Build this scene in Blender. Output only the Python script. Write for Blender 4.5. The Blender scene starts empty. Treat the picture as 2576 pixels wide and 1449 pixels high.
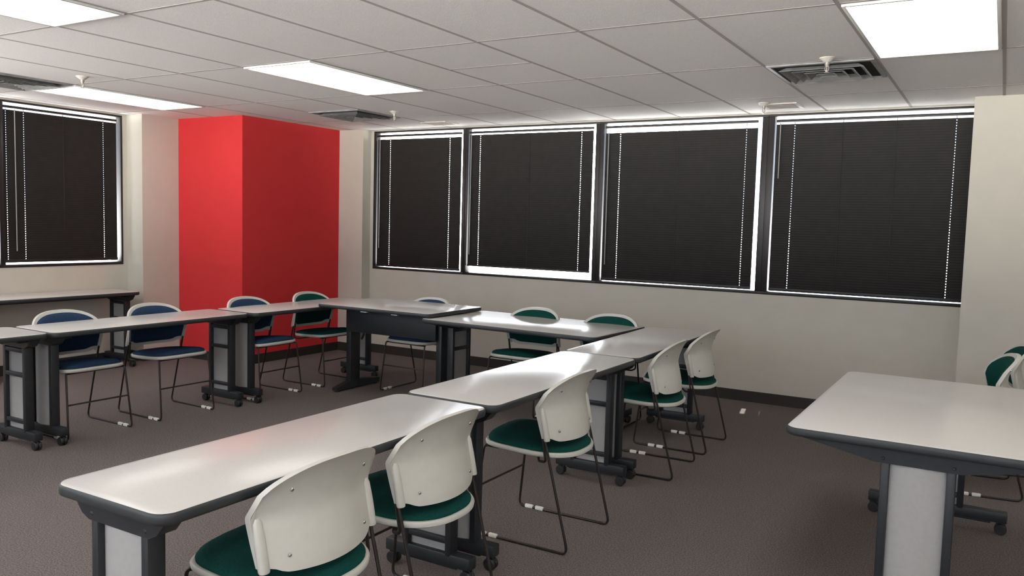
import bpy, bmesh, math, random
from mathutils import Vector, Matrix
random.seed(7)
PI = math.pi
scene = bpy.context.scene
COL = scene.collection

# ------------------------------------------------------------------ camera
EYE = 1.465
F_PX, YAW, PITCH, ROLL = 2075.6, -0.53475, -0.07844, 0.0268
cam_data = bpy.data.cameras.new('camera')
cam_data.sensor_width = 36.0
cam_data.lens = F_PX / 2576.0 * 36.0
cam_data.clip_start = 0.05
cam = bpy.data.objects.new('camera', cam_data)
COL.objects.link(cam)
fw = Vector((math.sin(YAW) * math.cos(PITCH), math.cos(YAW) * math.cos(PITCH), math.sin(PITCH)))
rt = Vector((math.cos(YAW), -math.sin(YAW), 0))
up = rt.cross(fw)
cr, sr = math.cos(ROLL), math.sin(ROLL)
rt2, up2 = cr * rt + sr * up, -sr * rt + cr * up
M = Matrix((rt2, up2, -fw)).transposed().to_4x4()
M.translation = Vector((0, 0, EYE))
cam.matrix_world = M
scene.camera = cam

# ------------------------------------------------------------------ sky, sun, exposure
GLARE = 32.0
world = bpy.data.worlds.new('sky')
scene.world = world
world.use_nodes = True
wn = world.node_tree
wn.nodes.clear()
w_out = wn.nodes.new('ShaderNodeOutputWorld')
w_bg = wn.nodes.new('ShaderNodeBackground')
w_bg.inputs['Strength'].default_value = 1.0
w_tc = wn.nodes.new('ShaderNodeTexCoord')
w_sep = wn.nodes.new('ShaderNodeSeparateXYZ')
w_ramp = wn.nodes.new('ShaderNodeMapRange')
w_ramp.inputs['From Min'].default_value = -0.02
w_ramp.inputs['From Max'].default_value = 0.02
w_mix = wn.nodes.new('ShaderNodeMix')
w_mix.data_type = 'RGBA'
w_gr = wn.nodes.new('ShaderNodeMapRange')                    # pale ground, made brighter on the near side to light the ceiling
w_gr.inputs['From Min'].default_value = 0.5
w_gr.inputs['From Max'].default_value = -0.5
w_gr.inputs['To Min'].default_value = 17.0
w_gr.inputs['To Max'].default_value = 30.0
w_gc = wn.nodes.new('ShaderNodeVectorMath')
w_gc.operation = 'SCALE'
w_gc.inputs[0].default_value = (1.0, 0.95, 0.885)
wn.links.new(w_gr.outputs['Result'], w_gc.inputs['Scale'])
wn.links.new(w_gc.outputs['Vector'], w_mix.inputs['A'])
w_mix.inputs['B'].default_value = (3.4, 3.8, 4.4, 1)         # bright hazy sky
wn.links.new(w_tc.outputs['Generated'], w_sep.inputs[0])
wn.links.new(w_sep.outputs['Z'], w_ramp.inputs['Value'])
wn.links.new(w_sep.outputs['Y'], w_gr.inputs['Value'])
wn.links.new(w_ramp.outputs['Result'], w_mix.inputs['Factor'])
# bright patch added to the low sky for the glare on the glossy table
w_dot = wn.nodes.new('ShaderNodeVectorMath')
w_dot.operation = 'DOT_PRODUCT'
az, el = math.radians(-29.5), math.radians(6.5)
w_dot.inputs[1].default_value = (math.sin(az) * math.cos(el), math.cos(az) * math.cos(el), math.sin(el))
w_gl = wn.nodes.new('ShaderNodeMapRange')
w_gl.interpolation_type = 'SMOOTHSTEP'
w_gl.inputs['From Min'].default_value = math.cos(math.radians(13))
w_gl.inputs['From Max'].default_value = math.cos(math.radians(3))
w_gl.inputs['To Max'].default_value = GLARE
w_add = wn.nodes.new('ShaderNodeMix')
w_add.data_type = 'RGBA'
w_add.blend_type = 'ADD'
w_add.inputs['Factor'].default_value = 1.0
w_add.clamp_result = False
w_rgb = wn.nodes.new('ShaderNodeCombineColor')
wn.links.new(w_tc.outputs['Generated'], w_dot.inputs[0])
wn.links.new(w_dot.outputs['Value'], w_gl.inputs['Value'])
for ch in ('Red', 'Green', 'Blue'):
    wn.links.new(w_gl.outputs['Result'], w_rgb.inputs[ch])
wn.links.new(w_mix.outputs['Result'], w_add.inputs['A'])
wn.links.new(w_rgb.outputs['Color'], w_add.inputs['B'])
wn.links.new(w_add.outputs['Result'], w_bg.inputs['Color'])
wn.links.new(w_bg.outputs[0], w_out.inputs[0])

sun_data = bpy.data.lights.new('sun', 'SUN')
sun_data.energy = 12.0
sun_data.angle = 0.009
sun_data.color = (1.0, 0.93, 0.86)
sun = bpy.data.objects.new('sun', sun_data)
COL.objects.link(sun)
sun.location = (-2, 12, 14)
sun.rotation_euler = Vector((0.06, -0.32, -1.0)).to_track_quat('-Z', 'Y').to_euler()

PANEL_LIGHT = 5.0
scene.view_settings.view_transform = 'Standard'
scene.view_settings.look = 'None'
scene.view_settings.gamma = 1.0
scene.view_settings.exposure = -0.02
scene.view_settings.use_curve_mapping = False


# ------------------------------------------------------------------ materials
def new_mat(name):
    m = bpy.data.materials.new(name)
    m.use_nodes = True
    nt = m.node_tree
    return m, nt, nt.nodes['Principled BSDF']


def mat(name, col, rough=0.6, metal=0.0, spec=0.5, noise=0.0, scale=40.0, bump=0.0, bscale=200.0, bdist=0.002, detail=2.0):
    m, nt, b = new_mat(name)
    b.inputs['Base Color'].default_value = (*col, 1)
    b.inputs['Roughness'].default_value = rough
    b.inputs['Metallic'].default_value = metal
    b.inputs['Specular IOR Level'].default_value = spec
    tc = None
    if noise or bump:
        tc = nt.nodes.new('ShaderNodeTexCoord')
    if noise:
        n = nt.nodes.new('ShaderNodeTexNoise')
        n.inputs['Scale'].default_value = scale
        n.inputs['Detail'].default_value = detail
        r = nt.nodes.new('ShaderNodeValToRGB')
        r.color_ramp.elements[0].position = 0.3
        r.color_ramp.elements[1].position = 0.7
        r.color_ramp.elements[0].color = (*[c * (1 - noise) for c in col], 1)
        r.color_ramp.elements[1].color = (*[min(1, c * (1 + noise)) for c in col], 1)
        nt.links.new(tc.outputs['Object'], n.inputs['Vector'])
        nt.links.new(n.outputs['Fac'], r.inputs['Fac'])
        nt.links.new(r.outputs['Color'], b.inputs['Base Color'])
    if bump:
        n2 = nt.nodes.new('ShaderNodeTexNoise')
        n2.inputs['Scale'].default_value = bscale
        n2.inputs['Detail'].default_value = 3.0
        bp = nt.nodes.new('ShaderNodeBump')
        bp.inputs['Strength'].default_value = bump
        bp.inputs['Distance'].default_value = bdist
        nt.links.new(tc.outputs['Object'], n2.inputs['Vector'])
        nt.links.new(n2.outputs['Fac'], bp.inputs['Height'])
        nt.links.new(bp.outputs['Normal'], b.inputs['Normal'])
    return m


M_WALL = mat('cream_wall_paint', (0.56, 0.525, 0.455), 0.75, spec=0.3, noise=0.02, scale=6, bump=0.12, bscale=180)
M_RED = mat('red_wall_paint', (0.64, 0.034, 0.036), 0.7, spec=0.3, noise=0.02, scale=6, bump=0.12, bscale=180)
M_CARPET = mat('taupe_carpet', (0.158, 0.134, 0.126), 0.95, spec=0.1, noise=0.5, scale=150, bump=0.6, bscale=300, bdist=0.004, detail=4)
M_BASE = mat('dark_brown_rubber', (0.026, 0.021, 0.018), 0.6, noise=0.1)
M_BAR = mat('ceiling_grid_enamel', (0.44, 0.41, 0.39), 0.9, spec=0.1)
M_BRONZE = mat('dark_bronze_aluminium', (0.020, 0.017, 0.017), 0.38, metal=0.3, noise=0.1, scale=20)
M_SLAT = mat('black_blind_slat', (0.022, 0.020, 0.019), 0.55, spec=0.15, noise=0.08, scale=15)
M_CORD = mat('black_cord', (0.02, 0.02, 0.02), 0.7)
M_WAND = mat('clear_plastic_wand', (0.33, 0.33, 0.33), 0.2)
M_LAM = mat('pale_grey_laminate', (0.64, 0.615, 0.58), 0.21, spec=0.27, noise=0.025, scale=220)
M_EDGE = mat('charcoal_vinyl_edge', (0.030, 0.033, 0.035), 0.5, noise=0.08, scale=60)
M_FRAME = mat('charcoal_painted_steel', (0.017, 0.019, 0.022), 0.45, noise=0.1, scale=60)
M_PANEL = mat('light_grey_leg_panel', (0.36, 0.35, 0.34), 0.5, noise=0.03, scale=60)
M_RUBBER = mat('black_caster_rubber', (0.014, 0.014, 0.015), 0.5, noise=0.1)
M_SHELL = mat('off_white_plastic', (0.57, 0.56, 0.505), 0.4, noise=0.02, scale=30)
M_GREEN = mat('green_fabric', (0.004, 0.052, 0.042), 0.95, spec=0.15, noise=0.35, scale=320, bump=0.4, bscale=500)
M_BLUE = mat('blue_fabric', (0.022, 0.046, 0.095), 0.95, spec=0.15, noise=0.35, scale=320, bump=0.4, bscale=500)
M_ROD = mat('dark_brown_steel_rod', (0.024, 0.018, 0.016), 0.35, metal=0.2, noise=0.1)
M_GLIDE = mat('white_nylon_glide', (0.80, 0.78, 0.74), 0.4, noise=0.02)
M_CHROME = mat('chrome_screw', (0.7, 0.7, 0.7), 0.2, metal=1.0, noise=0.02)
M_LFRAME = mat('white_fixture_enamel', (0.70, 0.68, 0.66), 0.4, noise=0.02)
M_VENT = mat('grey_diffuser_enamel', (0.27, 0.27, 0.27), 0.4, noise=0.25, scale=14)
M_VENTW = mat('white_register_enamel', (0.62, 0.57, 0.53), 0.45, noise=0.06, scale=14)
M_DARK = mat('duct_shade_black', (0.012, 0.012, 0.013), 0.8, noise=0.1)
M_BRASS = mat('sprinkler_metal', (0.42, 0.38, 0.33), 0.35, metal=0.7, noise=0.05)
M_ESC = mat('sprinkler_escutcheon_white', (0.62, 0.58, 0.52), 0.4, noise=0.03)


def make_ceiling_mat():
    m, nt, b = new_mat('mineral_fibre_ceiling_tile')
    b.inputs['Roughness'].default_value = 0.9
    b.inputs['Specular IOR Level'].default_value = 0.2
    tc = nt.nodes.new('ShaderNodeTexCoord')
    n = nt.nodes.new('ShaderNodeTexNoise')
    n.inputs['Scale'].default_value = 160
    n.inputs['Detail'].default_value = 4
    r = nt.nodes.new('ShaderNodeValToRGB')
    r.color_ramp.elements[0].position = 0.32
    r.color_ramp.elements[1].position = 0.6
    r.color_ramp.elements[0].color = (0.79, 0.77, 0.755, 1)
    r.color_ramp.elements[1].color = (0.87, 0.85, 0.835, 1)
    nt.links.new(tc.outputs['Object'], n.inputs['Vector'])
    nt.links.new(n.outputs['Fac'], r.inputs['Fac'])
    # one water stain with a shape of its own near the window wall
    mp = nt.nodes.new('ShaderNodeMapping')
    mp.vector_type = 'POINT'
    mp.inputs['Location'].default_value = (2.05 * 3.2, -6.78 * 5.0, 0)
    mp.inputs['Scale'].default_value = (3.2, 5.0, 1.0)
    nt.links.new(tc.outputs['Object'], mp.inputs['Vector'])
    n3 = nt.nodes.new('ShaderNodeTexNoise')
    n3.inputs['Scale'].default_value = 1.7
    nt.links.new(mp.outputs['Vector'], n3.inputs['Vector'])
    mixv = nt.nodes.new('ShaderNodeMix')
    mixv.data_type = 'VECTOR'
    mixv.inputs['Factor'].default_value = 0.25
    nt.links.new(mp.outputs['Vector'], mixv.inputs['A'])
    nt.links.new(n3.outputs['Color'], mixv.inputs['B'])
    ln = nt.nodes.new('ShaderNodeVectorMath')
    ln.operation = 'LENGTH'
    nt.links.new(mixv.outputs['Result'], ln.inputs[0])
    sr_ = nt.nodes.new('ShaderNodeValToRGB')
    sr_.color_ramp.elements[0].position = 0.45
    sr_.color_ramp.elements[0].color = (0.5, 0.5, 0.5, 1)
    sr_.color_ramp.elements[1].position = 0.85
    sr_.color_ramp.elements[1].color = (0, 0, 0, 1)
    nt.links.new(ln.outputs['Value'], sr_.inputs['Fac'])
    mx = nt.nodes.new('ShaderNodeMix')
    mx.data_type = 'RGBA'
    mx.inputs['B'].default_value = (0.50, 0.40, 0.26, 1)
    nt.links.new(sr_.outputs['Color'], mx.inputs['Factor'])
    nt.links.new(r.outputs['Color'], mx.inputs['A'])
    nt.links.new(mx.outputs['Result'], b.inputs['Base Color'])
    bp = nt.nodes.new('ShaderNodeBump')
    bp.inputs['Strength'].default_value = 0.3
    bp.inputs['Distance'].default_value = 0.003
    nt.links.new(n.outputs['Fac'], bp.inputs['Height'])
    nt.links.new(bp.outputs['Normal'], b.inputs['Normal'])
    return m


def make_glass_mat():
    m = bpy.data.materials.new('tinted_window_glass')
    m.use_nodes = True
    nt = m.node_tree
    nt.nodes.clear()
    o = nt.nodes.new('ShaderNodeOutputMaterial')
    t = nt.nodes.new('ShaderNodeBsdfTransparent')
    t.inputs['Color'].default_value = (0.86, 0.88, 0.90, 1)
    g = nt.nodes.new('ShaderNodeBsdfGlossy')
    g.inputs['Roughness'].default_value = 0.02
    mx = nt.nodes.new('ShaderNodeMixShader')
    mx.inputs[0].default_value = 0.05
    nt.links.new(t.outputs[0], mx.inputs[1])
    nt.links.new(g.outputs[0], mx.inputs[2])
    nt.links.new(mx.outputs[0], o.inputs['Surface'])
    return m


def make_light_mat():
    m, nt, b = new_mat('lit_acrylic_diffuser')
    b.inputs['Base Color'].default_value = (0.8, 0.8, 0.8, 1)
    b.inputs['Emission Color'].default_value = (1.0, 0.985, 0.955, 1)
    b.inputs['Emission Strength'].default_value = PANEL_LIGHT
    return m


M_CEIL = make_ceiling_mat()
M_GLASS = make_glass_mat()
M_LIT = make_light_mat()


# ------------------------------------------------------------------ mesh helpers
def bm_new():
    return bmesh.new()


def add_box(bm, c, s, bevel=0.0, rot=None, seg=2):
    r = bmesh.ops.create_cube(bm, size=1.0)
    vs = r['verts']
    for v in vs:
        v.co = Vector((v.co.x * s[0], v.co.y * s[1], v.co.z * s[2]))
    if bevel > 0:
        es = list({e for v in vs for e in v.link_edges})
        rb = bmesh.ops.bevel(bm, geom=es, offset=bevel, segments=seg, affect='EDGES', profile=0.5)
        vs = list({v for f in rb['faces'] for v in f.verts} | {v for v in vs if v.is_valid})
    for v in vs:
        p = v.co
        if rot is not None:
            p = rot @ p
        v.co = p + Vector(c)
    return vs


def box2(bm, x0, x1, y0, y1, z0, z1, bevel=0.0):
    return add_box(bm, ((x0 + x1) / 2, (y0 + y1) / 2, (z0 + z1) / 2), (x1 - x0, y1 - y0, z1 - z0), bevel)


def add_prism(bm, pts, axis, a0, a1):
    """pts: 2D outline; axis 'x','y','z' is the extrusion direction."""
    def place(u, v, a):
        return {'x': (a, u, v), 'y': (u, a, v), 'z': (u, v, a)}[axis]
    lo = [bm.verts.new(place(u, v, a0)) for u, v in pts]
    hi = [bm.verts.new(place(u, v, a1)) for u, v in pts]
    n = len(pts)
    for i in range(n):
        bm.faces.new((lo[i], lo[(i + 1) % n], hi[(i + 1) % n], hi[i]))
    bm.faces.new(lo[::-1])
    bm.faces.new(hi)


def loft(bm, loops, cap0=True, cap1=True):
    rings = [[bm.verts.new(p) for p in lp] for lp in loops]
    n = len(rings[0])
    for a, b in zip(rings, rings[1:]):
        for i in range(n):
            bm.faces.new((a[i], a[(i + 1) % n], b[(i + 1) % n], b[i]))
    if cap0:
        bm.faces.new(rings[0][::-1])
    if cap1:
        bm.faces.new(rings[-1])


def fillet_path(pts, radii, n=5):
    """Round the inner corners of a polyline."""
    P = [Vector(p) for p in pts]
    out = [P[0]]
    for i in range(1, len(P) - 1):
        r = radii[i - 1] if isinstance(radii, (list, tuple)) else radii
        a, b, c = P[i - 1], P[i], P[i + 1]
        d1, d2 = (a - b).normalized(), (c - b).normalized()
        ang = d1.angle(d2)
        t = min(r / math.tan(ang / 2), (a - b).length * 0.49, (c - b).length * 0.49)
        p1, p2 = b + d1 * t, b + d2 * t
        for k in range(n + 1):
            s = k / n
            out.append((1 - s) ** 2 * p1 + 2 * s * (1 - s) * b + s * s * p2)
    out.append(P[-1])
    return out


def add_tube(bm, pts, r, n=8, caps=True):
    P = [Vector(p) for p in pts]
    t0 = (P[1] - P[0]).normalized()
    ref = Vector((0, 0, 1)) if abs(t0.z) < 0.9 else Vector((1, 0, 0))
    u = t0.cross(ref).normalized()
    loops = []
    for i, p in enumerate(P):
        t = (P[min(i + 1, len(P) - 1)] - P[max(i - 1, 0)]).normalized()
        u = (u - t * u.dot(t)).normalized()
        v = t.cross(u)
        loops.append([p + (u * math.cos(2 * PI * k / n) + v * math.sin(2 * PI * k / n)) * r for k in range(n)])
    loft(bm, loops, caps, caps)


def add_lathe(bm, c, prof, axis='z', n=20):
    """prof: (radius, height) pairs along the axis."""
    loops = []
    for r, h in prof:
        lp = []
        for k in range(n):
            a = 2 * PI * k / n
            x, y = r * math.cos(a), r * math.sin(a)
            q = {'z': (x, y, h), 'y': (x, h, y), 'x': (h, x, y)}[axis]
            lp.append(Vector(c) + Vector(q))
        loops.append(lp)
    loft(bm, loops)


def rounded_rect(w, l, r, n=6, cx=0.0, cy=0.0):
    pts = []
    for sx, sy, a0 in ((1, -1, -PI / 2), (1, 1, 0), (-1, 1, PI / 2), (-1, -1, PI)):
        ox, oy = sx * (w / 2 - r), sy * (l / 2 - r)
        for k in range(n + 1):
            a = a0 + PI / 2 * k / n
            pts.append((cx + ox + r * math.cos(a), cy + oy + r * math.sin(a)))
    return pts


def obj(name, bm, material, parent=None, smooth=True, angle=35):
    bmesh.ops.recalc_face_normals(bm, faces=bm.faces)
    me = bpy.data.meshes.new(name)
    bm.to_mesh(me)
    bm.free()
    me.materials.append(material)
    if smooth:
        for p in me.polygons:
            p.use_smooth = True
        me.set_sharp_from_angle(angle=math.radians(angle))
    o = bpy.data.objects.new(name, me)
    COL.objects.link(o)
    if parent is not None:
        o.parent = parent
    return o


def thing(name, label, cat, loc=(0, 0, 0), rotz=0.0, group=None):
    o = bpy.data.objects.new(name, None)
    o.empty_display_size = 0.1
    COL.objects.link(o)
    o.location = loc
    o.rotation_euler = (0, 0, rotz)
    tag(o, label, cat, group)
    return o


def tag(o, label, cat, group=None):
    o['label'] = label
    o['category'] = cat
    if group:
        o['group'] = group


def struct(name, bm, m, parent=None, smooth=False):
    o = obj(name, bm, m, parent, smooth)
    if parent is None:
        o['kind'] = 'structure'
    return o


def dup(root, loc, rotz, label, group=None):
    r = root.copy()
    COL.objects.link(r)
    r.location = loc
    r.rotation_euler = (0, 0, rotz)
    r['label'] = label
    if group:
        r['group'] = group
    elif 'group' in r:
        del r['group']
    for ch in list(root.children):
        c = ch.copy()
        COL.objects.link(c)
        c.parent = r
        for g in list(ch.children):
            d = g.copy()
            COL.objects.link(d)
            d.parent = c
    return r


# ------------------------------------------------------------------ room shell
Z_C = 2.4285                       # ceiling
XL, XR, YB, YN = -7.52, 3.6, 7.16, -2.8
Y_BAY = 7.03                       # window wall in the recessed bay
Y_PIL = 6.90                       # pilaster left of the windows
Y_PIL2 = 6.645                     # wall right of the windows
X_RED, Y_RED = -6.34, 5.55         # red corner column
SILL, HEAD = 0.925, 2.418
WX0, WX1 = -5.955, -0.232          # window band on the window wall
NX0, NX1 = -6.6, 3.2                # unseen windows added behind the camera to brighten the ceiling
LY0, LY1 = 2.42, 5.085             # window band on the left wall

bm = bm_new()
box2(bm, XL - 0.3, XR, YN, YB + 0.3, -0.1, 0.0)
floor = struct('floor', bm, M_CARPET)

bm = bm_new()
box2(bm, XL - 0.22, XR, YN, YB + 0.06, Z_C, Z_C + 0.1)
struct('ceiling', bm, M_CEIL)

bm = bm_new()
box2(bm, -6.0, WX1, Y_BAY, YB + 0.06, 0, SILL)                 # below the windows
box2(bm, -6.0, WX1, Y_BAY, YB + 0.06, HEAD, Z_C)               # thin strip above them
box2(bm, -6.36, -6.0, Y_PIL, YB + 0.06, 0, Z_C)                # pilaster beside the red column
box2(bm, -6.0, WX0, Y_BAY, YB + 0.06, SILL, HEAD)
box2(bm, WX1, XR, Y_PIL2, YB + 0.06, 0, Z_C)                   # wall to the right
struct('wall_back', bm, M_WALL)

bm = bm_new()
box2(bm, XL - 0.2, XL, YN, LY1, 0, SILL + 0.03)
box2(bm, XL - 0.2, XL, YN, LY1, HEAD - 0.004, Z_C)
box2(bm, XL - 0.2, XL, YN, -0.4, SILL + 0.03, HEAD - 0.004)
box2(bm, XL - 0.2, XL, 2.2, LY0, SILL + 0.03, HEAD - 0.004)
box2(bm, XL - 0.2, XL, LY1, 5.135, 0, Z_C)
box2(bm, XL - 0.2, -7.28, 5.135, Y_RED, 0, Z_C)                # pilaster
struct('wall_left', bm, M_WALL)

bm = bm_new()
box2(bm, XL - 0.2, X_RED, Y_RED, YB + 0.06, 0, Z_C)
struct('wall_corner', bm, M_RED)

bm = bm_new()
box2(bm, XR, XR + 0.15, YN, YB + 0.06, 0, Z_C)
struct('wall_right', bm, M_WALL)
bm = bm_new()
box2(bm, XL - 0.2, XR + 0.15, YN - 0.15, YN, 0, SILL)
box2(bm, XL - 0.2, XR + 0.15, YN - 0.15, YN, HEAD, Z_C)
box2(bm, XL - 0.2, NX0, YN - 0.15, YN, SILL, HEAD)
box2(bm, NX1, XR + 0.15, YN - 0.15, YN, SILL, HEAD)
struct('wall_near', bm, M_WALL)

# baseboards
BH, BT = 0.092, 0.012
bm = bm_new()
box2(bm, -6.0 + BT, WX1, Y_BAY - BT, Y_BAY, 0, BH)
box2(bm, -6.0, -6.0 + BT, Y_PIL - BT, Y_BAY, 0, BH)
box2(bm, X_RED + BT, -6.0, Y_PIL - BT, Y_PIL, 0, BH)
box2(bm, WX1, XR, Y_PIL2 - BT, Y_PIL2, 0, BH)
struct('baseboard_back', bm, M_BASE)
bm = bm_new()
box2(bm, X_RED, X_RED + BT, Y_RED - BT, Y_PIL - BT, 0, BH)
box2(bm, -7.28, X_RED, Y_RED - BT, Y_RED, 0, BH)
struct('baseboard_corner', bm, M_BASE)
bm = bm_new()
box2(bm, XL, XL + BT, YN, 5.135 - BT, 0, BH)
box2(bm, XL, -7.28 + BT, 5.135 - BT, 5.135, 0, BH)
box2(bm, -7.28, -7.28 + BT, 5.135, Y_RED - BT, 0, BH)
struct('baseboard_left', bm, M_BASE)

# ceiling grid
GX, GY, T, T2 = -3.715, 2.552, 0.6096, 1.2192
bm = bm_new()
bw, bd = 0.018, 0.0016
for k in range(-6, 12):
    x = GX + k * T
    if XL < x < XR:
        y1 = Y_RED if x < X_RED else (Y_PIL if x < -6.0 else (Y_BAY if x < WX1 else Y_PIL2))
        box2(bm, x - bw / 2, x + bw / 2, YN, y1, Z_C - bd, Z_C)
for m_ in range(-4, 4):
    y = GY + m_ * T2
    x0 = X_RED if y > Y_RED else XL
    box2(bm, x0, XR, y - bw / 2, y + bw / 2, Z_C - bd + 0.0004, Z_C)
for k, m_ in ((1, 1.5), (4, 2.5), (-3, 2.5)):
    box2(bm, GX + k * T, GX + (k + 1) * T, GY + m_ * T2 - bw / 2, GY + m_ * T2 + bw / 2, Z_C - bd + 0.0004, Z_C)
struct('trim_1', bm, M_BAR)

# unseen roof overhang, sized to cut the sun strip on the carpet short
bm = bm_new()
box2(bm, XL - 0.22, XR, YB + 0.06, YB + 0.145, Z_C + 0.0, Z_C + 0.1)
struct('trim_2', bm, M_BRONZE)


# ------------------------------------------------------------------ windows
def window(name, a0, a1, z0, z1, along, plane, bar_a, bar_b):
    """Frame with one pane. along 'x': on the window wall, 'y': on the left wall."""
    def P(bm_, u0, u1, d0, d1, zz0, zz1, bev=0.003):
        if along == 'x':
            box2(bm_, u0, u1, plane + d0, plane + d1, zz0, zz1, bev)
        else:
            box2(bm_, plane - d1, plane - d0, u0, u1, zz0, zz1, bev)
    bm_ = bm_new()
    P(bm_, a0, a1, -0.006, 0.07, z0, z0 + 0.024)
    P(bm_, a0, a1, -0.006, 0.07, z1 - 0.018, z1)
    P(bm_, a0, a0 + bar_a, -0.006, 0.07, z0 + 0.024, z1 - 0.018)
    P(bm_, a1 - bar_b, a1, -0.006, 0.07, z0 + 0.024, z1 - 0.018)
    w = struct(name, bm_, M_BRONZE, smooth=True)
    bm_ = bm_new()
    P(bm_, a0 + bar_a, a1 - bar_b, 0.052, 0.056, z0 + 0.024, z1 - 0.018, 0)
    obj('glass_pane', bm_, M_GLASS, w, smooth=False)
    return w


XM1, XM2, XM3 = -4.756, -3.262, -1.732
window('window_1', WX0, XM1, SILL, HEAD, 'x', Y_BAY, 0.030, 0.030)
window('window_2', XM1, XM2, SILL, HEAD, 'x', Y_BAY, 0.030, 0.040)
window('window_3', XM2, XM3, SILL, HEAD, 'x', Y_BAY, 0.040, 0.050)
window('window_4', XM3, WX1, SILL, HEAD, 'x', Y_BAY, 0.050, 0.003)
window('window_5', 3.935, LY1, SILL + 0.03, HEAD - 0.004, 'y', XL, 0.022, 0.020)
window('window_6', LY0, 3.935, SILL + 0.03, HEAD - 0.004, 'y', XL, 0.030, 0.022)

for i in range(2):  # unseen uncovered windows, added for daylight from the left
    a = -0.4 + 1.3 * i
    window('window_%d' % (7 + i), a, a + 1.3, SILL + 0.03, HEAD - 0.004, 'y', XL, 0.03, 0.03)
for i in range(3):  # unseen, added so daylight reaches the window wall from the front
    a = NX0 + (NX1 - NX0) * i / 3
    window('window_%d' % (9 + i), a, a + (NX1 - NX0) / 3, SILL, HEAD, 'x', YN - 0.075, 0.03, 0.03)


def blind(label, a0, a1, zt, zb, g2, holes, cords, wand_a, wand_l, along, plane, sag=0.0):
    """Closed mini blind; local u runs along the wall, local d points to the glass."""
    t = thing('window_blind', label, 'window blind',
              ((a0 + a1) / 2, plane, 0) if along == 'x' else (plane, (a0 + a1) / 2, 0), 0.0)
    c = (a0 + a1) / 2

    def loc(u, d, z):
        return (u - c, d, z) if along == 'x' else (-d, u - c, z)

    def bx(bm_, u0, u1, d0, d1, z0, z1, bev=0.0):
        p, q = loc(u0, d0, z0), loc(u1, d1, z1)
        box2(bm_, min(p[0], q[0]), max(p[0], q[0]), min(p[1], q[1]), max(p[1], q[1]), z0, z1, bev)

    bm_ = bm_new()
    bx(bm_, a0, a1, 0.010, 0.036, zt, zt + 0.022, 0.002)
    obj('head_rail', bm_, M_BRONZE, t)
    # slats
    bm_ = bm_new()
    pitch, hgt, thick = 0.0205, 0.0245, 0.0010
    dz, dd = hgt * 0.985, hgt * 0.17
    z = zt - g2 - hgt / 2
    edges = [a0] + [h + s * 0.0024 for h in holes for s in (-1, 1)] + [a1]
    hole_hi, hole_lo = 0.07, -0.28
    n_sl = int((z - zb - 0.018) / pitch) + 1
    for i in range(n_sl):
        zc = z - i * pitch
        jit = random.uniform(-0.0006, 0.0006)

        def strip(u0, u1, f0, f1):
            q = []
            for off in (0.0, thick):
                for u, f in ((u0, f0), (u1, f0), (u1, f1), (u0, f1)):
                    bow = 0.0012 * (1 - (2 * f) ** 2)
                    q.append(bm_.verts.new(loc(u, 0.022 - dd * f - bow + off + jit, zc + dz * f)))
            for f in ((0, 1, 2, 3), (7, 6, 5, 4), (0, 4, 5, 1), (1, 5, 6, 2), (2, 6, 7, 3), (3, 7, 4, 0)):
                bm_.faces.new([q[k] for k in f])
        strip(a0, a1, hole_hi, 0.5)
        strip(a0, a1, -0.5, hole_lo)
        for j in range(0, len(edges), 2):
            strip(edges[j], edges[j + 1], hole_lo, hole_hi)
    obj('slats', bm_, M_SLAT, t, smooth=False)
    zlast = z - (n_sl - 1) * pitch - hgt / 2
    bm_ = bm_new()
    bx(bm_, a0, a1, 0.012, 0.034, zb, max(zb + 0.014, zlast + 0.006), 0.003)
    obj('bottom_rail', bm_, M_BRONZE, t)
    for h in cords:
        bm_ = bm_new()
        add_tube(bm_, [loc(h, 0.0145, zt), loc(h, 0.0145, zb + 0.012)], 0.0013, 5)
        obj('ladder_cord', bm_, M_CORD, t)
    if g2 > 0:
        for h in holes + cords:
            bm_ = bm_new()
            add_tube(bm_, [loc(h, 0.022, zt + 0.004), loc(h, 0.022, zt - g2 - 0.004)], 0.0022, 5)
            obj('lift_cord', bm_, M_CORD, t)
    if wand_a is not None:
        bm_ = bm_new()
        add_tube(bm_, [loc(wand_a, 0.004, zt - 0.01), loc(wand_a, 0.004, zt - wand_l)], 0.0045, 6)
        add_tube(bm_, [loc(wand_a, 0.02, zt + 0.006), loc(wand_a, 0.004, zt + 0.002), loc(wand_a, 0.004, zt - 0.012)], 0.002, 5)
        obj('tilt_wand', bm_, M_WAND, t)
    return t


PL = Y_BAY - 0.003
blind('narrow black mini blind over the window nearest the red column', -5.914, -4.816, 2.356, 0.957, 0.026,
      [-5.745, -4.963], [], -5.876, 1.20, 'x', PL)
blind('black mini blind hanging short above a bright gap, next to the narrow one', -4.715, -3.335, 2.356, 1.016, 0.012,
      [-4.589, -3.458], [-4.015], -4.688, 1.22, 'x', PL)
blind('black mini blind with a wide bright strip along its top and right edges', -3.211, -1.822, 2.356, 0.957, 0.042,
      [-3.064, -1.917], [-2.509], -3.174, 1.25, 'x', PL)
blind('black mini blind with a short clear wand, ending at the plain wall', -1.671, -0.237, 2.352, 0.958, 0.016,
      [-1.524, -0.355], [-1.15, -0.76], -1.635, 0.46, 'x', PL)
blind('black mini blind on the side wall above the long wall table', 3.966, 5.034, 2.350, 0.998, 0.014,
      [3.990, 4.144, 4.898], [4.5], 4.058, 1.25, 'y', XL + 0.003)
blind('black mini blind cut off by the left picture edge', LY0 + 0.05, 3.876, 2.350, 0.998, 0.014,
      [2.60, 3.70], [3.15], None, 0, 'y', XL + 0.003)


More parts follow.
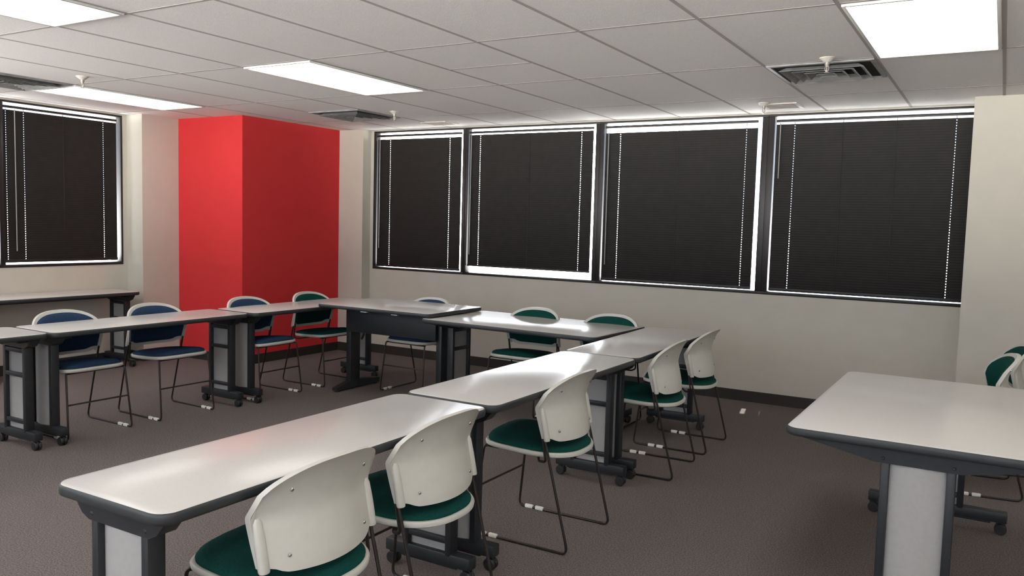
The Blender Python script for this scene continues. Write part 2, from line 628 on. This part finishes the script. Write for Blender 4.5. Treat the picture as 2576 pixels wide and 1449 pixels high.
# ------------------------------------------------------------------ ceiling fixtures
def ceiling_light(kx, my, label, group=None):
    x0, y0 = GX + kx * T, GY + my * T2
    t = thing('ceiling_light', label, 'ceiling light', (x0 + T / 2, y0 + T2 / 2, Z_C), 0, group)
    bm_ = bm_new()
    o = 0.012
    w, l, f = T - 2 * o, T2 - 2 * o, 0.016
    for sx in (-1, 1):
        add_box(bm_, (sx * (w / 2 - f / 2), 0, -0.006), (f, l, 0.012), 0.002)
    for sy in (-1, 1):
        add_box(bm_, (0, sy * (l / 2 - f / 2), -0.006), (w - 2 * f, f, 0.012), 0.002)
    obj('frame', bm_, M_LFRAME, t)
    bm_ = bm_new()
    pts = rounded_rect(w - 2 * f, l - 2 * f, 0.012, 4)
    loft(bm_, [[(x, y, -0.0005) for x, y in pts], [(x, y, -0.008) for x, y in pts]])
    obj('diffuser', bm_, M_LIT, t, smooth=False)
    return t


ceiling_light(-1, 1, 'lit fluorescent panel in mid ceiling, in front of the red column')
ceiling_light(-1, -1, 'lit fluorescent panel cut by the top left corner of the photo')
ceiling_light(-5, 1, 'lit fluorescent panel near the side window and the red column')
ceiling_light(5, 1, 'lit fluorescent panel at top right, beside the diffuser near the windows')
for kx, my in ((5, -1), (-5, -1), (-1, -3), (5, -3), (9, 1), (9, -1)):  # unseen panels; the two rightmost added to lift the dim right side
    ceiling_light(kx, my, 'lit fluorescent ceiling panel added over the unseen part of the room', 'ceiling panels out of view')


def diffuser(x, y, label, group=None):
    t = thing('air_diffuser', label, 'air vent', (x, y, Z_C), 0, group)
    s = T - 0.02
    bm_ = bm_new()
    box2(bm_, -s / 2 + 0.01, s / 2 - 0.01, -s / 2 + 0.01, s / 2 - 0.01, -0.0015, -0.0003)  # flat dark sheet under the ceiling, stands for the shade inside the duct
    obj('duct_shade', bm_, M_DARK, t, smooth=False)
    bm_ = bm_new()
    for a, b_, za, zb in ((s / 2, s / 2 - 0.022, -0.003, -0.010), ):
        loops = [[(sx * q, sy * q, zz) for sx, sy in ((-1, -1), (1, -1), (1, 1), (-1, 1))] for q, zz in
                 ((a, -0.001), (a, -0.010), (b_, -0.012), (b_, -0.002))]
        loft(bm_, loops, False, False)
    obj('frame', bm_, M_VENT, t, smooth=False)
    for q in (0.235, 0.175, 0.115, 0.055):
        bm_ = bm_new()
        loops = [[(sx * r_, sy * r_, zz) for sx, sy in ((-1, -1), (1, -1), (1, 1), (-1, 1))] for r_, zz in
                 ((q, -0.028), (q - 0.036, -0.004), (q - 0.039, -0.004), (q - 0.003, -0.030), (q, -0.028))]
        loft(bm_, loops, False, False)
        obj('louvre_ring', bm_, M_VENT, t, smooth=False)
    return t


diffuser(GX + 4.5 * T, GY + 2.25 * T2, 'grey square ceiling diffuser beside the panel light at top right')
diffuser(GX - 2.5 * T, GY + 2.75 * T2, 'grey square ceiling diffuser in front of the red column')
diffuser(GX - 4.5 * T, GY + 0.75 * T2, 'grey square ceiling diffuser at the left edge beside the panel light')


def register(x, y, sx, sy, label):
    t = thing('air_register', label, 'air vent', (x, y, Z_C), 0)
    bm_ = bm_new()
    box2(bm_, -sx / 2 + 0.01, sx / 2 - 0.01, -sy / 2 + 0.01, sy / 2 - 0.01, -0.0015, -0.0003)  # dark sheet painted as the shaded hollow behind the louvres
    obj('duct_shade', bm_, M_DARK, t, smooth=False)
    bm_ = bm_new()
    f = 0.028
    for s in (-1, 1):
        add_box(bm_, (s * (sx / 2 - f / 2), 0, -0.005), (f, sy, 0.01), 0.002)
        add_box(bm_, (0, s * (sy / 2 - f / 2), -0.005), (sx - 2 * f, f, 0.01), 0.002)
    obj('frame', bm_, M_VENTW, t)
    bm_ = bm_new()
    n = 7
    for i in range(n):
        yy = -sy / 2 + f + (sy - 2 * f) * (i + 0.5) / n
        add_box(bm_, (0, yy, -0.007), (sx - 2 * f, 0.026, 0.002), 0, Matrix.Rotation(0.35, 3, 'X'))
    obj('louvres', bm_, M_VENTW, t, smooth=False)
    return t


register(-4.83, 6.68, 0.30, 0.24, 'small pale ceiling register above the narrow window blind')
register(-1.54, 6.62, 0.28, 0.28, 'small pale ceiling register above the third window mullion')


def sprinkler(x, y, label, z=Z_C):
    t = thing('fire_sprinkler', label, 'fire sprinkler', (x, y, z), 0)
    bm_ = bm_new()
    add_lathe(bm_, (0, 0, 0), [(0.042, -0.0003), (0.042, -0.004), (0.030, -0.013), (0.018, -0.024), (0.016, -0.025)], n=20)
    obj('escutcheon', bm_, M_ESC, t)
    bm_ = bm_new()
    add_lathe(bm_, (0, 0, 0), [(0.013, -0.024), (0.013, -0.040), (0.009, -0.042), (0.009, -0.050)], n=12)
    for s in (-1, 1):
        add_tube(bm_, [(s * 0.008, 0, -0.048), (s * 0.011, 0, -0.062), (0, 0, -0.080)], 0.0022, 6)
    add_lathe(bm_, (0, 0, 0), [(0.003, -0.050), (0.003, -0.080)], n=8)
    obj('head', bm_, M_BRASS, t)
    bm_ = bm_new()
    add_lathe(bm_, (0, 0, 0), [(0.004, -0.079), (0.014, -0.080), (0.014, -0.082), (0.004, -0.083)], n=16)
    obj('deflector', bm_, M_BRASS, t)
    return t


sprinkler(-0.905, 4.90, 'sprinkler head hanging at the edge of the right-hand ceiling diffuser')
sprinkler(-4.73, 5.85, 'sprinkler head between the middle diffuser and the narrow window')
sprinkler(-5.73, 3.57, 'sprinkler head beside the panel light near the side window')
sprinkler(-1.63, 6.44, 'sprinkler head next to the small register above the windows')


# ------------------------------------------------------------------ tables
H = 0.720


def top_parts(t, w, l, h, r=0.055, th=0.033):
    def lp(inset, z):
        return [(x, y, z) for x, y in rounded_rect(w - 2 * inset, l - 2 * inset, max(0.01, r - inset), 8)]
    bm_ = bm_new()
    loft(bm_, [lp(0.008, h - th), lp(0.002, h - th + 0.004), lp(0.0, h - th + 0.011), lp(0.0, h - 0.010),
               lp(0.002, h - 0.004), lp(0.0055, h - 0.0012)])
    e = obj('edge_band', bm_, M_EDGE, None, angle=50)
    bm_ = bm_new()
    loft(bm_, [lp(0.0055, h - 0.0012), lp(0.006, h - 0.0004), lp(0.007, h)])
    o = obj('tabletop', bm_, M_LAM, t, angle=60)
    e.parent = o
    return o


def caster_bm(x, y):
    bm_ = bm_new()
    add_tube(bm_, [(x, y, 0.075), (x, y, 0.050)], 0.007, 8)
    for s in (-1, 1):
        add_lathe(bm_, (x, y + s * 0.012, 0.0275),
                  [(0.012, -0.0085), (0.024, -0.0085), (0.0272, -0.005), (0.0272, 0.005), (0.024, 0.0085), (0.012, 0.0085)], 'y', 18)
    add_box(bm_, (x, y, 0.040), (0.044, 0.012, 0.030), 0.005)
    return bm_


def t_leg(t, y, out, top_half, h=H, foot_half=0.215, inner_bars=True):
    """T-leg at local y; out = -1/+1 is the side facing away from the table's middle."""
    zt = h - 0.033
    bm_ = bm_new()
    for s in (-1, 1):
        add_box(bm_, (s * 0.1075, y, (0.10 + zt - 0.055) / 2), (0.030, 0.056, zt - 0.055 - 0.10), 0.006)
    for z in (0.606, 0.455, 0.165):
        add_box(bm_, (0, y - out * 0.017, z), (0.190, 0.018, 0.026), 0.003)
    leg = obj('leg', bm_, M_FRAME, t)
    # bracket under the top
    bm_ = bm_new()
    zb = zt - 0.060
    if top_half < 0.25:
        prof = [(-top_half, zt), (-top_half, zt - 0.012), (-top_half + 0.030, zb + 0.014), (-0.128, zb), (0.128, zb),
                (top_half - 0.030, zb + 0.014), (top_half, zt - 0.012), (top_half, zt)]
    else:
        prof = [(-top_half, zt), (-top_half, zt - 0.008), (-0.14, zb), (0.14, zb), (top_half, zt - 0.008), (top_half, zt)]
    add_prism(bm_, prof, 'y', y - 0.030, y + 0.030)
    for s in (-1, 1):
        add_lathe(bm_, (s * 0.115, y + out * 0.030, zb + 0.018), [(0.004, -0.003), (0.007, 0), (0.004, 0.003)], 'y', 10)
    obj('bracket', bm_, M_FRAME, leg)
    # fold lever under the bracket
    bm_ = bm_new()
    add_box(bm_, (top_half * 0.75 if top_half < 0.25 else 0.2, y - out * 0.055, zt - 0.012), (0.05, 0.06, 0.022), 0.006)
    obj('latch', bm_, M_RUBBER, leg)
    # convex pale panel on the outer side, flat grey panel on the inner side
    bm_ = bm_new()
    n = 8
    outer = []
    for k in range(n + 1):
        u = -0.0925 + 0.185 * k / n
        outer.append((u, y + out * (0.006 + 0.020 * (1 - (u / 0.0925) ** 2))))
    prof = outer + [(0.0925, y - out * 0.004), (-0.0925, y - out * 0.004)]
    add_prism(bm_, prof, 'z', 0.098, zt - 0.060)
    obj('leg_panel', bm_, M_PANEL, leg)
    bm_ = bm_new()
    add_box(bm_, (0, y, 0.087), (2 * foot_half, 0.054, 0.052), 0.006)
    add_box(bm_, (0, y, 0.057), (2 * foot_half - 0.14, 0.034, 0.012), 0.003)
    obj('foot_bar', bm_, M_FRAME, leg)
    for s in (-1, 1):
        obj('caster', caster_bm(s * (foot_half - 0.026), y), M_RUBBER, leg)
    return leg


def t_table(label, w, l, loc, rotz, group=None, name='training_table'):
    t = thing(name, label, 'table', loc, rotz, group)
    top_parts(t, w, l, H)
    th = 0.19 if w < 0.6 else w / 2 - 0.06
    fh = 0.215 if w < 0.6 else 0.315
    t_leg(t, -l / 2 + 0.072, -1, th, foot_half=fh)
    t_leg(t, l / 2 - 0.072, 1, th, foot_half=fh)
    bm_ = bm_new()
    add_box(bm_, (0, 0, H - 0.033 - 0.016), (0.04, l - 0.26, 0.030), 0.004)
    obj('stretcher', bm_, M_FRAME, t)
    return t


NW, NL = 0.475, 1.522
proto = t_table('pale narrow table nearest the camera, its free end at lower left', NW, NL, (-1.975, 2.03, 0), 0)
dup(proto, (-1.968, 3.577, 0), 0, 'pale narrow table in the middle of the row with the white chair backs')
dup(proto, (-1.987, 5.105, 0), math.radians(1.3), 'pale narrow table at the window end of the white chair backs row')
dup(proto, (-5.195, 2.105, 0), 0, 'narrow table at the far left edge, its end leg near the first blue chair')
dup(proto, (-5.178, 3.640, 0), math.radians(-0.6), 'narrow table in front of the two blue chairs by the side wall')
dup(proto, (-5.142, 5.195, 0), math.radians(-0.8), 'narrow table in front of the red column, running into the raised table')
dup(proto, (-7.275, 4.190, 0), 0, 'narrow table standing against the wall under the side window')
t_table('wide glossy table reflecting window light, below the window wall', 0.850, 1.505, (-3.028, 5.425, 0),
        math.radians(90 - 2.2), name='wide_table')
t_table('wide pale table at the right edge of the photo', 0.926, 1.522, (-0.213, 3.967, 0), 0, name='wide_table')

# raised table with cantilever legs and a modesty panel
t = thing('raised_table', 'slightly taller table with a dark modesty panel in front of the corner', 'table', (-4.305, 5.44, 0), 0)
HT = 0.756
top_parts(t, 1.165, 0.770, HT, 0.05, 0.030)
for s in (-1, 1):
    bm_ = bm_new()
    add_box(bm_, (s * 0.475, -0.04, 0.395), (0.055, 0.125, 0.66), 0.010)
    lg = obj('leg', bm_, M_FRAME, t)
    bm_ = bm_new()
    pr = [(-0.265, 0.012), (-0.265, 0.035), (-0.09, 0.075), (0.03, 0.075), (0.285, 0.052), (0.285, 0.012)]
    add_prism(bm_, pr, 'x', s * 0.475 - 0.028, s * 0.475 + 0.028)
    obj('foot_bar', bm_, M_FRAME, lg)
    for yy in (-0.235, 0.255):
        bm_ = bm_new()
        add_lathe(bm_, (s * 0.475, yy, 0), [(0.022, 0.0), (0.024, 0.006), (0.020, 0.030), (0.010, 0.036)], 'z', 14)
        obj('floor_glide', bm_, M_RUBBER, lg)
    bm_ = bm_new()
    add_box(bm_, (s * 0.475, -0.02, HT - 0.038), (0.05, 0.56, 0.016), 0.003)
    obj('top_bracket', bm_, M_FRAME, lg)
bm_ = bm_new()
add_box(bm_, (0, -0.130, 0.610), (0.94, 0.020, 0.200), 0.004)
obj('modesty_panel', bm_, M_FRAME, t)
bm_ = bm_new()
add_tube(bm_, fillet_path([(-0.30, -0.11, 0.53), (-0.30, -0.11, 0.49), (-0.285, -0.15, 0.46)], 0.02), 0.010, 8)
obj('adjusting_lever', bm_, M_RUBBER, t)
for x in (-0.10, 0.215):
    bm_ = bm_new()
    add_box(bm_, (x, -0.335, HT - 0.036), (0.062, 0.030, 0.012), 0.002)
    obj('clip', bm_, M_GLIDE, t)


# ------------------------------------------------------------------ chairs
def seat_outline(n=48, inset=0.0, back=0.0):
    """Closed plan outline of the seat (x across, y forward)."""
    pts = []
    for k in range(n):
        a = 2 * PI * k / n
        ca, sa = math.cos(a), math.sin(a)
        if sa >= 0:
            e, hy = 4.6, 0.215
        else:
            e, hy = 2.5, 0.245
        x = math.copysign(abs(ca) ** (2 / e), ca) * (0.232 - inset)
        y = math.copysign(abs(sa) ** (2 / e), sa) * (hy - inset)
        if y > 0:
            x *= 1.0 - 0.02 * (y / 0.215)
        pts.append((x, y + 0.020))
    return pts


def seat_z(x, y):
    s = (y + 0.22) / 0.455
    return 0.431 + 0.022 * s + 0.006 * (x / 0.23) ** 2 * (1 - s)


def back_shape(u, v, off=0.0, inset=0.0):
    """Backrest surface, u in -1..1 across, v in 0..1 up; off moves it toward the sitter."""
    hw = 0.236 - inset
    a = abs(u)
    zt = 0.652 + (0.142 - inset) * max(0.0, 1 - a ** 2.5) ** (1 / 2.5)
    lip = 1.0 / (1.0 + math.exp((a - 0.80) * 26))
    zb = 0.510 - 0.026 * lip + 0.010 * a * a * lip + inset * 1.1
    z = zb + (zt - zb) * v
    f = (z - 0.50) / 0.29
    x = u * hw * (1.0 + 0.02 * math.sin(PI * min(1, max(0, f))) - 0.02 * (1 - v))
    r = max(0.0, z - 0.640)
    y = -0.122 + 0.030 * min(1.0, max(0.0, z - 0.50) / 0.14) - 0.95 * r ** 1.35
    y -= 0.078 * (1 - abs(x / 0.236) ** 2.0) * (1 - 0.42 * min(1.0, r / 0.15))
    return Vector((x, y + off, z))


def back_sheet(bm_, inset, off0, off1, nu=28, nv=16, pillow=0.0):
    def grid(o, pil, flange=0.0):
        rows = []
        for j in range(nv + 1):
            row = []
            for i in range(nu + 1):
                u, v = -1 + 2 * i / nu, j / nv
                u = math.copysign(1 - (1 - abs(u)) ** 1.15, u)
                p = back_shape(u, v, o, inset)
                if flange:
                    p.y -= flange * max(abs(u) ** 14, v ** 12)
                if pil:
                    p.y += pil * min(1, (1 - u * u) * 5) ** 0.5 * min(1, v * (1 - v) * 9) ** 0.5
                row.append(bm_.verts.new(p))
            rows.append(row)
        return rows
    A, B = grid(off0, 0, 0.0 if pillow else 0.010), grid(off1, pillow)
    for G in (A, B):
        for j in range(nv):
            for i in range(nu):
                bm_.faces.new((G[j][i], G[j][i + 1], G[j + 1][i + 1], G[j + 1][i]))
    per = lambda G: [G[0][i] for i in range(nu + 1)] + [G[j][nu] for j in range(1, nv + 1)] + \
        [G[nv][i] for i in range(nu - 1, -1, -1)] + [G[j][0] for j in range(nv - 1, 0, -1)]
    a, b = per(A), per(B)
    for i in range(len(a)):
        bm_.faces.new((a[i], a[(i + 1) % len(a)], b[(i + 1) % len(a)], b[i]))


def make_chair(label, fabric):
    t = thing('stacking_chair', label, 'chair')
    # seat shell
    bm_ = bm_new()
    loops = []
    for inset, dz in ((0.050, -0.026), (0.012, -0.024), (0.002, -0.018), (0.0, -0.006), (0.004, 0.001), (0.012, 0.002), (0.026, -0.006)):
        loops.append([(x, y, seat_z(x, y) + dz) for x, y in seat_outline(56, inset)])
    loft(bm_, loops)
    obj('seat_shell', bm_, M_SHELL, t, angle=50)
    # seat cushion
    bm_ = bm_new()
    loops = []
    for inset, dz in ((0.020, -0.008), (0.013, 0.001), (0.012, 0.007), (0.018, 0.013), (0.035, 0.018), (0.075, 0.022), (0.13, 0.024), (0.19, 0.024)):
        lp = []
        for x, y in seat_outline(56, inset):
            crown = 0.026 * (1 - (x / 0.23) ** 2) * max(0.0, min(1, (y + 0.05) / 0.25)) * min(1, dz / 0.018 if dz > 0 else 0)
            lp.append((x, y, seat_z(x, y) + dz + crown))
        loops.append(lp)
    loft(bm_, loops)
    obj('seat_cushion', bm_, fabric, t, angle=60)
    # backrest with sleeves
    bm_ = bm_new()
    back_sheet(bm_, 0.0, 0.0, 0.011)
    bk = obj('backrest', bm_, M_SHELL, t, angle=50)
    bm_ = bm_new()
    back_sheet(bm_, 0.020, 0.010, 0.016, pillow=0.014)
    obj('back_cushion', bm_, fabric, bk, angle=60)
    for s in (-1, 1):
        bm_ = bm_new()
        loops = []
        for z, g in ((0.500, 0.9), (0.504, 1.0), (0.58, 1.0), (0.632, 0.85), (0.646, 0.5)):
            yc = -0.124 + 0.030 * min(1.0, max(0.0, z - 0.50) / 0.14)
            lp = []
            for k in range(12):
                a = 2 * PI * k / 12
                lp.append((s * 0.2215 + 0.0185 * g * math.cos(a), yc - 0.010 + 0.0130 * g * math.sin(a), z))
            loops.append(lp)
        loft(bm_, loops)
        obj('sleeve', bm_, M_SHELL, bk, angle=50)
    # four screws on the rear face
    for u, v in ((-0.66, 0.16), (0.66, 0.16), (-0.62, 0.80), (0.62, 0.80)):
        p = back_shape(u, v)
        bm_ = bm_new()
        add_lathe(bm_, (p.x, p.y - 0.001, p.z), [(0.0035, -0.004), (0.006, -0.002), (0.0065, 0.002)], 'y', 10)
        obj('screw', bm_, M_CHROME, bk)
    # sled frame
    R_ = 0.0062
    for s in (-1, 1):
        bm_ = bm_new()
        x = s * 0.224
        pts = [(s * 0.17, 0.150, 0.414), (s * 0.205, 0.206, 0.428), (x, 0.255, R_), (x, -0.255, R_), (s * 0.225, -0.126, 0.498), (s * 0.225, -0.115, 0.56)]
        add_tube(bm_, fillet_path(pts, [0.02, 0.03, 0.03, 0.05]), R_, 10)
        lg = obj('sled_leg', bm_, M_ROD, t)
        for y0 in (0.185, 0.125):
            bm_ = bm_new()
            add_box(bm_, (x, y0, 0.0100), (0.017, 0.046, 0.020), 0.005)
            obj('floor_glide', bm_, M_GLIDE, lg)
        bm_ = bm_new()
        pts = [(s * 0.220, -0.106, 0.530), (s * 0.216, -0.128, 0.402), (s * 0.200, -0.085, 0.396), (s * 0.120, -0.030, 0.406)]
        add_tube(bm_, fillet_path(pts, [0.018, 0.02]), R_ * 0.95, 8)
        obj('support_rod', bm_, M_ROD, t)
    bm_ = bm_new()
    add_tube(bm_, [(-0.214, 0.230, 0.226), (0.214, 0.230, 0.226)], 0.0055, 8)
    obj('crossbar', bm_, M_ROD, t)
    bm_ = bm_new()
    add_tube(bm_, [(-0.17, 0.150, 0.414), (0.17, 0.150, 0.414)], 0.0058, 8)
    add_tube(bm_, [(-0.12, -0.030, 0.406), (0.12, -0.030, 0.406)], 0.0058, 8)
    obj('under_seat_rail', bm_, M_ROD, t)
    return t


D = math.radians
green = make_chair('green seat chair at the bottom edge, largest white back, nearest the camera', M_GREEN)
green.location = (-1.800, 1.757, 0)
green.rotation_euler = (0, 0, D(90))
blue = make_chair('blue padded chair farthest left, closest to the side window', M_BLUE)
blue.location = (-5.297, 3.240, 0)
blue.rotation_euler = (0, 0, D(-90))


def chair(proto_, x, y, deg, label, gl=None):
    r = dup(proto_, (x, y, 0), D(deg), label)
    if gl is not None:                 # the nylon glides sit at different places along each runner
        for ch in r.children:
            if ch.name.split('.')[0] == 'sled_leg':
                for g in ch.children:
                    g.location.y += gl
    return r


chair(green, -1.825, 2.381, 90, 'green seat white back chair half hidden behind the nearest chair', -0.01)
chair(green, -1.826, 3.421, 90, 'green seat white back chair whose whole frame stands clear on the carpet', 0.01)
chair(green, -1.815, 4.720, 92, 'green seat white back chair second from the window wall in its row', -0.03)
chair(green, -1.815, 5.382, 90, 'green seat white back chair closest to the window wall in its row', -0.06)
chair(blue, -5.285, 3.915, -91, 'blue padded chair next to the red column, between two table legs', 0.01)
chair(blue, -5.230, 4.765, -90, 'blue padded chair straight in front of the corner of the red column', 0.0)
chair(green, -5.228, 5.483, -90, 'green padded chair in front of the red column, beside the raised table', 0.0)
chair(blue, -4.290, 5.700, 180, 'blue padded chair behind the raised table with the modesty panel', 0.0)
chair(green, -3.180, 5.605, 180, 'green padded chair behind the glossy table, left of two', 0.0)
chair(green, -2.520, 5.605, 180, 'green padded chair behind the glossy table, nearer its right end', 0.0)
chair(green, -0.098, 5.477, 98, 'green padded chair at right edge, the nearer one behind the wide table', -0.15)
chair(green, -0.025, 6.050, 98, 'green padded chair at right edge, the farther one by the wall', -0.15)
